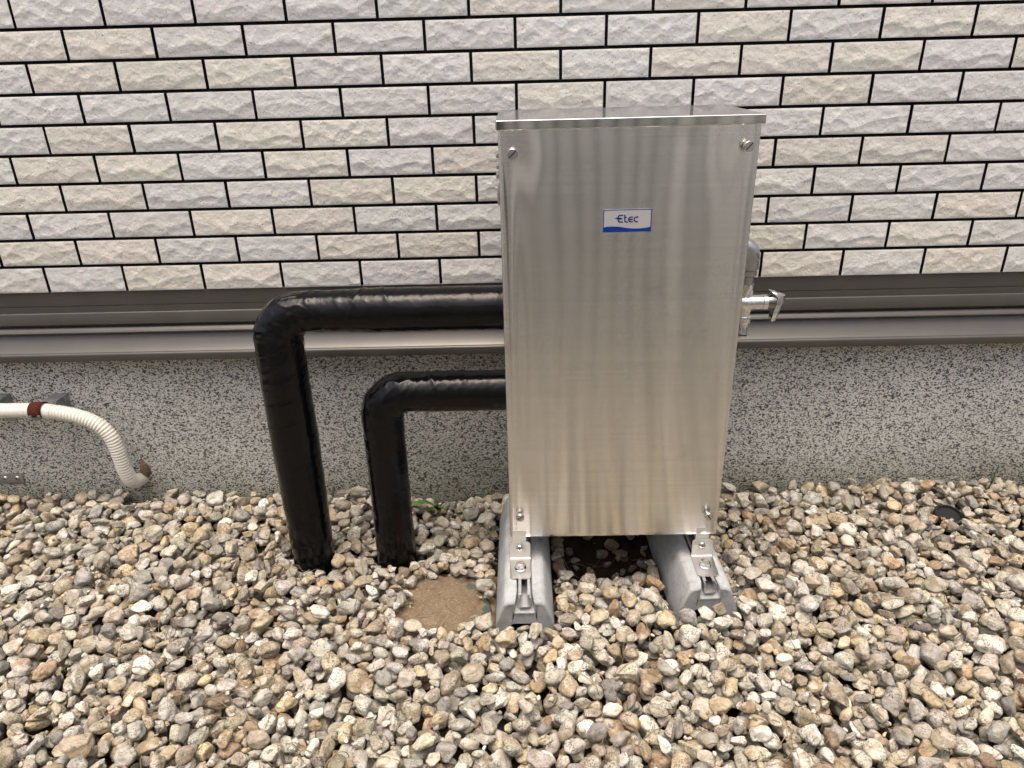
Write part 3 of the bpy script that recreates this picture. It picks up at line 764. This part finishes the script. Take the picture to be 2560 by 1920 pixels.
# ------------------------------------------------------------------ ground and gravel
GX0, GX1, GY0, GY1, CS = -1.42, 1.52, -.98, .016, .0018
NXg, NYg = int((GX1-GX0)/CS), int((GY1-GY0)/CS)
gx = GX0+(np.arange(NXg)+.5)*CS; gy = GY0+(np.arange(NYg)+.5)*CS
GXX, GYY = np.meshgrid(gx, gy)
def surf(x, y):
    s = -.050 + .012*(vnoise(x*5+3, y*5+9, 2)-.5) + .006*(vnoise(x*14, y*14, 5)-.5)
    s = s + .014*np.exp(-((y+.03)/.06)**2)*(.4+vnoise(x*4, y*0, 8))           # heaped along the foundation
    s = s - .055*np.exp(-(((x-.152)/.085)**4+((y+.185)/.085)**4))                # hollow under the cabinet
    s = s + .012*np.exp(-(((x-.16)/.10)**2+((y+.37)/.06)**2))
    s = s + .017*np.exp(-(((x-.00)/.08)**2+((y+.45)/.04)**2)) + .021*np.exp(-(((x-.30)/.08)**2+((y+.41)/.04)**2))
    s = s - .026*np.exp(-((x+.15)/.09)**2-((y+.0)/.16)**2) - .012*np.exp(-((x+.185)/.03)**2-((y+.02)/.04)**2)
    s = s - .010*np.exp(-(((x+.33)/.05)**2+((y+.23)/.05)**2))
    return s
H0 = surf(GXX, GYY)
H = H0.copy()
BLK = 5.
def block(mask): H[mask] = BLK
block((abs(GXX+.0065) < .0500) & (GYY > -.405) & (GYY < -.09))
block((abs(GXX-.2990-(GYY+.3)*-.03) < .0505) & (GYY > -.377) & (GYY < -.085))
block((GXX+.4105)**2+(GYY+.2)**2 < .0385**2)
block((GXX+.2510)**2+(GYY+.2)**2 < .0385**2)
block(GYY > .0115)
block(((GXX+.829)**2+(GYY+.005)**2 < .018**2))
LCX, LCY, LR = -.152, -.352, .088
LIDZ = -.012
lidm = (GXX-LCX)**2+(GYY-LCY)**2 < (LR-.004)**2
H[lidm & (H < 1)] = LIDZ+.006
CAPX, CAPY = .853, -.098
block((GXX+.190)**2+(GYY+.036)**2 < .013**2)
capm = (GXX-CAPX)**2+(GYY-CAPY)**2 < .020**2
block(capm)
# prototypes
def ico(sub):
    bm = bmesh.new(); bmesh.ops.create_icosphere(bm, subdivisions=sub, radius=1); bm.verts.index_update()
    v = np.array([x.co for x in bm.verts]); f = np.array([[q.index for q in x.verts] for x in bm.faces]); bm.free(); return v, f
IV4, IF4 = ico(4); IV3, IF3 = ico(3)
protos = []; protos3 = []
for k in range(70):
    rg = np.random.default_rng(500+k)
    npl = rg.integers(5, 11); nrm = rg.normal(size=(npl, 3)); nrm /= np.linalg.norm(nrm, axis=1)[:, None]; d = rg.uniform(.50, 1.0, npl)
    pw = rg.uniform(10, 40)
    dirs = np.concatenate([IV4, IV3])
    dot = np.maximum(0, dirs@nrm.T)/d
    r = ((dot**pw).sum(1)+(1/1.08)**pw)**(-1/pw)
    v = dirs*r[:, None]
    off = rg.uniform(-50, 50, 3)
    nn = np.array([mn.noise(Vector((p[0]*1.6+off[0], p[1]*1.6+off[1], p[2]*1.6+off[2]))) for p in v]); n2 = np.array([mn.noise(Vector((p[0]*5+off[0], p[1]*5+off[1], p[2]*5+off[2]))) for p in v])
    v = v*(1+.16*nn+.05*n2)[:, None]
    v = v*np.array([1, rg.uniform(.58, .92), rg.uniform(.40, .72)])
    v -= (v.max(0)+v.min(0))/2; v /= (v[:, 0].max()-v[:, 0].min())/2
    protos.append(v[:len(IV4)]); protos3.append(v[len(IV4):])
PAL = [((.50, .47, .42), 16), ((.44, .40, .33), 18), ((.40, .345, .26), 15), ((.36, .35, .33), 13), ((.60, .585, .55), 10), ((.45, .37, .26), 8), ((.42, .30, .18), 2), ((.24, .23, .22), 6), ((.42, .375, .33), 7), ((.68, .66, .63), 4), ((.34, .25, .165), 5), ((.52, .42, .26), 4)]
pw_ = np.array([w for _, w in PAL], float); pw_ /= pw_.sum()
owner = np.full(H.shape, -1, dtype=np.int32)
stones = []
def rotm(rg):
    a = rg.uniform(0, 2*math.pi); tl = abs(rg.normal(0, .38)); b = rg.uniform(0, 2*math.pi)
    Rz = np.array([[math.cos(a), -math.sin(a), 0], [math.sin(a), math.cos(a), 0], [0, 0, 1]])
    ax = Vector((math.cos(b), math.sin(b), 0)); Rt = np.array(Matrix.Rotation(tl, 3, ax)); rx = np.array(Matrix.Rotation(rg.uniform(0, 6.28), 3, 'X')) if rg.random() < .25 else np.eye(3)
    return Rt@Rz@rx
def drop(n, K, region=None, size=None, keep=None):
    for q in range(n):
        pi_ = RG.integers(len(protos)); sz = (size or (.0072+.0148*RG.beta(1.8, 2.8)))
        Rm = rotm(RG); v = protos[pi_]@Rm.T*sz
        cx = np.round(v[:, 0]/CS).astype(int); cy = np.round(v[:, 1]/CS).astype(int)
        ax, ay = cx.min(), cy.min(); cx -= ax; cy -= ay; w, h = cx.max()+1, cy.max()+1
        bot = np.full((h, w), 9.); top = np.full((h, w), -9.)
        np.minimum.at(bot, (cy, cx), v[:, 2]); np.maximum.at(top, (cy, cx), v[:, 2]); msk = top > -8
        best = None
        for c in range(K):
            if region is None: px_ = RG.integers(2, NXg-w-2); py_ = RG.integers(2, NYg-h-2)
            else:
                px_ = int((RG.uniform(region[0], region[1])-GX0)/CS)+ax; py_ = int((RG.uniform(region[2], region[3])-GY0)/CS)+ay
                if px_ < 1 or py_ < 1 or px_+w >= NXg or py_+h >= NYg: continue
            sub = H[py_:py_+h, px_:px_+w]
            z = (sub-bot)[msk].max()
            if z > 1: continue
            gap = z - .004*0
            sc = z - float(np.mean(H0[py_:py_+h, px_:px_+w]))
            if keep is not None and not keep(px_, py_, w, h): continue
            if best is None or sc < best[0]: best = (sc, px_, py_, z)
        if best is None: continue
        sc, px_, py_, z = best; z -= .0013
        if sc > .062: continue
        sub = H[py_:py_+h, px_:px_+w]; nt = z+top; up = msk & (nt > sub)
        sub[up] = nt[up]; owner[py_:py_+h, px_:px_+w][up] = len(stones)
        stones.append((pi_, Rm, sz, GX0+(px_-ax+.5)*CS, GY0+(py_-ay+.5)*CS, z))
# keep stones off the middle of the soil-covered lid
wob = 1+1.1*(vnoise(GXX*17+3, GYY*17, 77)-.5)+.4*(vnoise(GXX*45, GYY*45, 78)-.5)
lid_block = ((GXX-LCX)**2+(GYY-LCY-.006)**2)*wob < (LR-.020)**2
lid_block |= (((GXX-LCX-.02)**2+(GYY-LCY)**2)*wob < .05**2)
lid_block &= ~(((GXX-LCX+.075)**2+(GYY-LCY-.02)**2) < .03**2)
sv = H[lid_block].copy(); H[lid_block] = BLK
hole = (((GXX-.150)/.078)**4+((GYY+.175)/.072)**4 < 1) & (H < 1)
svh = H[hole].copy(); H[hole] = BLK
drop(14500, 12)
drop(320, 6, (LCX-.13, LCX+.10, LCY-.12, LCY+.13))
for q_ in range(3): drop(700, 2, None, RG.uniform(.0035, .006))
H[hole] = svh
drop(38, 2, (.06, .24, -.28, -.11))
H[lid_block] = sv
print('stones', len(stones))
vis = np.unique(owner); vis = vis[vis >= 0]
cnt = np.bincount(owner[owner >= 0], minlength=len(stones))
print('visible', len(vis))
VV = []; FF = []; CC = []; SS = []; nv = 0
for i in vis:
    if cnt[i] < 3: continue
    pi_, Rm, sz, x, y, z = stones[i]
    infr = abs(x) < .95 and y > -.80
    v = protos[pi_]; f = IF4 if (infr and cnt[i] > 12) else IF3
    if f is IF3: v = protos3[pi_]
    v = v@Rm.T*sz+np.array([x, y, z])
    c = np.array(PAL[RG.choice(len(PAL), p=pw_)][0])*RG.uniform(.74, 1.28)*np.array([1, 1., .96])
    c = c*(1+RG.uniform(-.03, .03, 3)); c = c*.86+c.mean()*.14; c = c*np.array([.99, 1.005, .985])*1.03
    VV.append(v); FF.append(f+nv); nv += len(v); CC.append(np.tile([*c, 1], (len(v), 1))); SS.append(np.full(len(v), RG.uniform(0, 10)))
gr = fast_mesh('gravel', np.concatenate(VV), np.concatenate(FF), [MT['stone']])
set_attr(gr.data, 'tint', np.concatenate(CC)); set_attr(gr.data, 'seed', np.concatenate(SS), 'FLOAT')
tag(gr, 'loose tan, grey and white pebbles covering the ground in front of the foundation', 'gravel', kind='stuff')
print('gravel verts', nv)
# soil below
st_ = 8; xs = gx[::st_]; ys = gy[::st_]
Zs = surf(*np.meshgrid(xs, ys)); Zs += .004*(vnoise(np.meshgrid(xs, ys)[0]*60, np.meshgrid(xs, ys)[1]*60, 3)-.5)
nxs, nys = len(xs), len(ys)
ext = 4.5
XX, YY = np.meshgrid(xs, ys)
XX[:, 0] = -ext; XX[:, -1] = ext; YY[0, :] = -ext; YY[-1, :] = .03
P = np.stack([XX, YY, Zs], -1).reshape(-1, 3); ii = np.arange(nxs*nys).reshape(nys, nxs)
Q = np.stack([ii[:-1, :-1], ii[:-1, 1:], ii[1:, 1:], ii[1:, :-1]], -1).reshape(-1, 4)
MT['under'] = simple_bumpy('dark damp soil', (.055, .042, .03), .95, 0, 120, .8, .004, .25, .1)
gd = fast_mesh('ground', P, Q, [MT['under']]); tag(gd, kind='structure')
# gravel yard behind the camera: coloured darker to dim the ground's reflection in the steel
mg_, n_, l_, b_ = new_mat('darkened far gravel', (.3, .27, .22), .9)
pp = geo_pos(n_); l_.new(ramp(n_, l_, noise(n_, l_, 40, 3, .6, pp), [(.4, (.04, .037, .03)), (.5, (.13, .12, .10)), (.65, (.20, .185, .16))]), b_.inputs['Base Color'])
V = [(-4.4, -2.01, -.004), (4.4, -2.01, -.004), (4.4, -.97, -.004), (-4.4, -.97, -.004)]
yd = obj('gravel_yard', V, [(0, 1, 2, 3)], mg_, None, False); tag(yd, kind='structure')

# ------------------------------------------------------------------ pit lid with soil
lid = thing('inspection_lid', 'round green plastic pit lid half buried in sandy soil, left of the cabinet', 'lid', (LCX, LCY, -.03))
m = MB(); m.lathe([(-.03, LR), (-.003, LR), (-.001, LR-.0015), (0, LR-.004), (-.0012, LR-.006), (-.0012, .01), (-.0012, .001)], (LCX, LCY, LIDZ), (0, 0, 1), 72)
m.build('lid_disc', MT['green'], lid, True, 50)
ns = 110; V = []; F = []
for j in range(ns+1):
    for i in range(ns+1):
        x = LCX-.115+.23*i/ns; y = LCY-.115+.23*j/ns
        d = math.hypot(x-LCX+.010, y-LCY-.014)/LR
        a = mn.noise(Vector((x*13, y*13, 1)))*.30+mn.noise(Vector((x*30, y*30, 2)))*.10+mn.noise(Vector((x*70, y*70, 4)))*.07
        z = LIDZ + .0055*(1-((d+a)/.96)**6) if (d+a) < 1.25 else LIDZ-.02
        z = max(z, LIDZ-.02) + .0012*mn.noise(Vector((x*160, y*160, 0))) + .0022*max(0, mn.noise(Vector((x*110, y*110, 7)))-.25)
        V.append((x, y, z))
for j in range(ns):
    for i in range(ns): a = j*(ns+1)+i; F.append((a, a+1, a+ns+2, a+ns+1))
so_ = obj('soil_patch', V, F, MT['soil']); tag(so_, kind='stuff', label='sandy brown soil spread over the round pit lid', cat='soil')
# black plastic cap, upper right
cp = MB(); cp.lathe([(-.03, .027), (.0, .027), (.0015, .0255), (.0015, .022), (-.003, .021), (-.003, .001)], (CAPX, CAPY, -.003), (0, -.15, 1), 40)
cp = cp.build('plastic_cap', MT['dark'], None, True, 40); tag(cp, 'black round plastic cap almost buried in the pebbles at right', 'cap')

# ------------------------------------------------------------------ plants
def topz(x, y):
    i = int((x-GX0)/CS); j = int((y-GY0)/CS); i = min(max(i, 1), NXg-2); j = min(max(j, 1), NYg-2)
    z = H[j, i]; return z if z < 1 else -.02
def leafmesh(m, base, d, length, width, curl, lobed=True, n=14, twist=0):
    """curved strip with lobed outline and a mid fold"""
    base = Vector(base); d = Vector(d).normalized(); side = d.cross(Vector((0, 0, 1))).normalized(); up = side.cross(d)
    V = []; F = []; p = base.copy(); dr = d.copy()
    for i in range(n+1):
        t = i/n; w = width*math.sin(min(1, t*1.35+.12)*math.pi*.5)*(1-t**3)**.6*(1+(.28*math.sin(i*2.6) if lobed else 0))+.0004
        sd = side*math.cos(twist*t)+up*math.sin(twist*t)
        V += [p-sd*w+up*.12*w, p-up*.25*w, p+sd*w+up*.12*w]
        ang = curl/n; q = dr.copy(); dr = (dr*math.cos(ang)-up*math.sin(ang)).normalized(); up = side.cross(dr); p = p+dr*(length/n)
    for i in range(n): a = i*3; F += [(a, a+1, a+4, a+3), (a+1, a+2, a+5, a+4)]
    m.add(V, F)
wd = thing('weed', 'small green weed with a drooping jagged leaf at the foundation between pipe and cabinet', 'weed', (-.192, -.028, .0))
wb = Vector((-.190, -.036, -.014))
for (d, L_, w_, c_) in (((-.22, -.10, 1.0), .078, .0095, 2.0), ((.1, -.3, 1), .034, .007, 1.0), ((-.5, -.4, .8), .030, .006, 1.2), ((.6, -.3, .9), .028, .006, 1.3), ((.25, -.6, .8), .025, .0055, 1.4), ((-.15, -.5, 1), .030, .006, 1.1)):
    m = MB(); leafmesh(m, wb+Vector((random.uniform(-.003, .003), 0, 0)), d, L_, w_, c_); m.build('leaf', MT['leaf'], wd)
def grass(x, y, n, h, spread, label, lean=0.):
    gz = min(.01, topz(x, y-.01))-.012
    t = thing('grass_tuft', label, 'grass', (x, y, gz))
    for i in range(n):
        m = MB(); bx = x+random.uniform(-1, 1)*spread*.35; a = random.uniform(-1, 1); hh = h*random.uniform(.65, 1.05)
        pts = [Vector((bx+(a*.3+lean)*hh*t_*(.4+t_*.6), y-.01*t_*random.uniform(.2, 1), gz+hh*t_*(1-.12*abs(a)*t_))) for t_ in [k/8 for k in range(9)]]
        m.tube(pts, lambda s, L=hh: .0011*(1-.85*min(1, s/L)), 5); m.build('blade', MT['blade'], t)
grass(.4840, -.015, 4, .075, .03, 'thin grass blades against the foundation just right of the cabinet')
grass(.983, -.012, 3, .085, .02, 'tall grass blades against the foundation near the right edge', .05)
grass(1.045, -.018, 9, .035, .05, 'low grass tuft at the foundation on the right edge')
grass(-.787, -.012, 2, .06, .02, 'single dark grass blades leaning left beside the ivory hose end', -.9)
grass(-.118, -.012, 3, .095, .03, 'fine dark stems leaning left on the foundation behind the cabinet block', -.55)
grass(.70, -.02, 6, .022, .05, 'short grass sprigs among pebbles below the foundation on the right')
grass(.90, -.26, 10, .022, .06, 'sparse grass sprigs between pebbles at the right edge of the yard')
grass(-1.06, -.02, 3, .05, .03, 'grass blades below the metal plate at the left edge')

# ------------------------------------------------------------------ dry straw strewn over the stones
m = MB()
def straw(x, y, L_, a, curv, r=.0006, lift=.002):
    n = 12; pts = []; px_, py_ = x, y; an = a
    for i in range(n+1):
        pts.append([px_, py_, topz(px_, py_)]); px_ += math.cos(an)*L_/n; py_ += math.sin(an)*L_/n; an += curv/n
    z = np.array([p[2] for p in pts])
    for _ in range(3):
        zz = z.copy(); zz[1:-1] = np.maximum(z[1:-1]*.5+.25*(z[:-2]+z[2:]), z[1:-1]*.6+.4*np.maximum(z[:-2], z[2:])); z = zz
    if any(p[1] > .008 for p in pts): return
    m.tube([(p[0], p[1], zz+lift) for p, zz in zip(pts, z)], r, 5)
for i in range(420):
    if i < 200: x = random.uniform(-.9, .95); y = random.uniform(-.72, -.02)
    elif i < 225: x = LCX+random.gauss(0, .09); y = LCY+random.gauss(0, .08)
    else:
        cx_, cy_ = random.choice([(-.45, -.55), (-.3, -.62), (.45, -.16), (.62, -.40), (-.42, -.25), (-.1, -.15), (.1, -.5), (.35, -.62), (-.6, -.45)]); x = cx_+random.gauss(0, .05); y = cy_+random.gauss(0, .035)
    if any((x-bx)**2+(y-by)**2 < .05**2 for bx, by in ((-.41, -.2), (-.25, -.2))): continue
    straw(x, y, random.uniform(.015, .07), random.uniform(0, 6.28), random.gauss(0, .9), random.uniform(.00028, .00065))
for (x, y, L_, a, c) in ((.06, -.19, .09, .2, .5), (.10, -.235, .07, .8, -.9), (.085, -.15, .10, .1, .6), (.12, -.13, .08, -.4, .8), (.08, -.25, .05, 1.2, .4)): straw(x, y, L_, a, c, .0007, .006)
s_ = m.build('dry_straw', MT['straw']); tag(s_, 'dry pale straw and stems strewn over the pebbles', 'straw', kind='stuff')
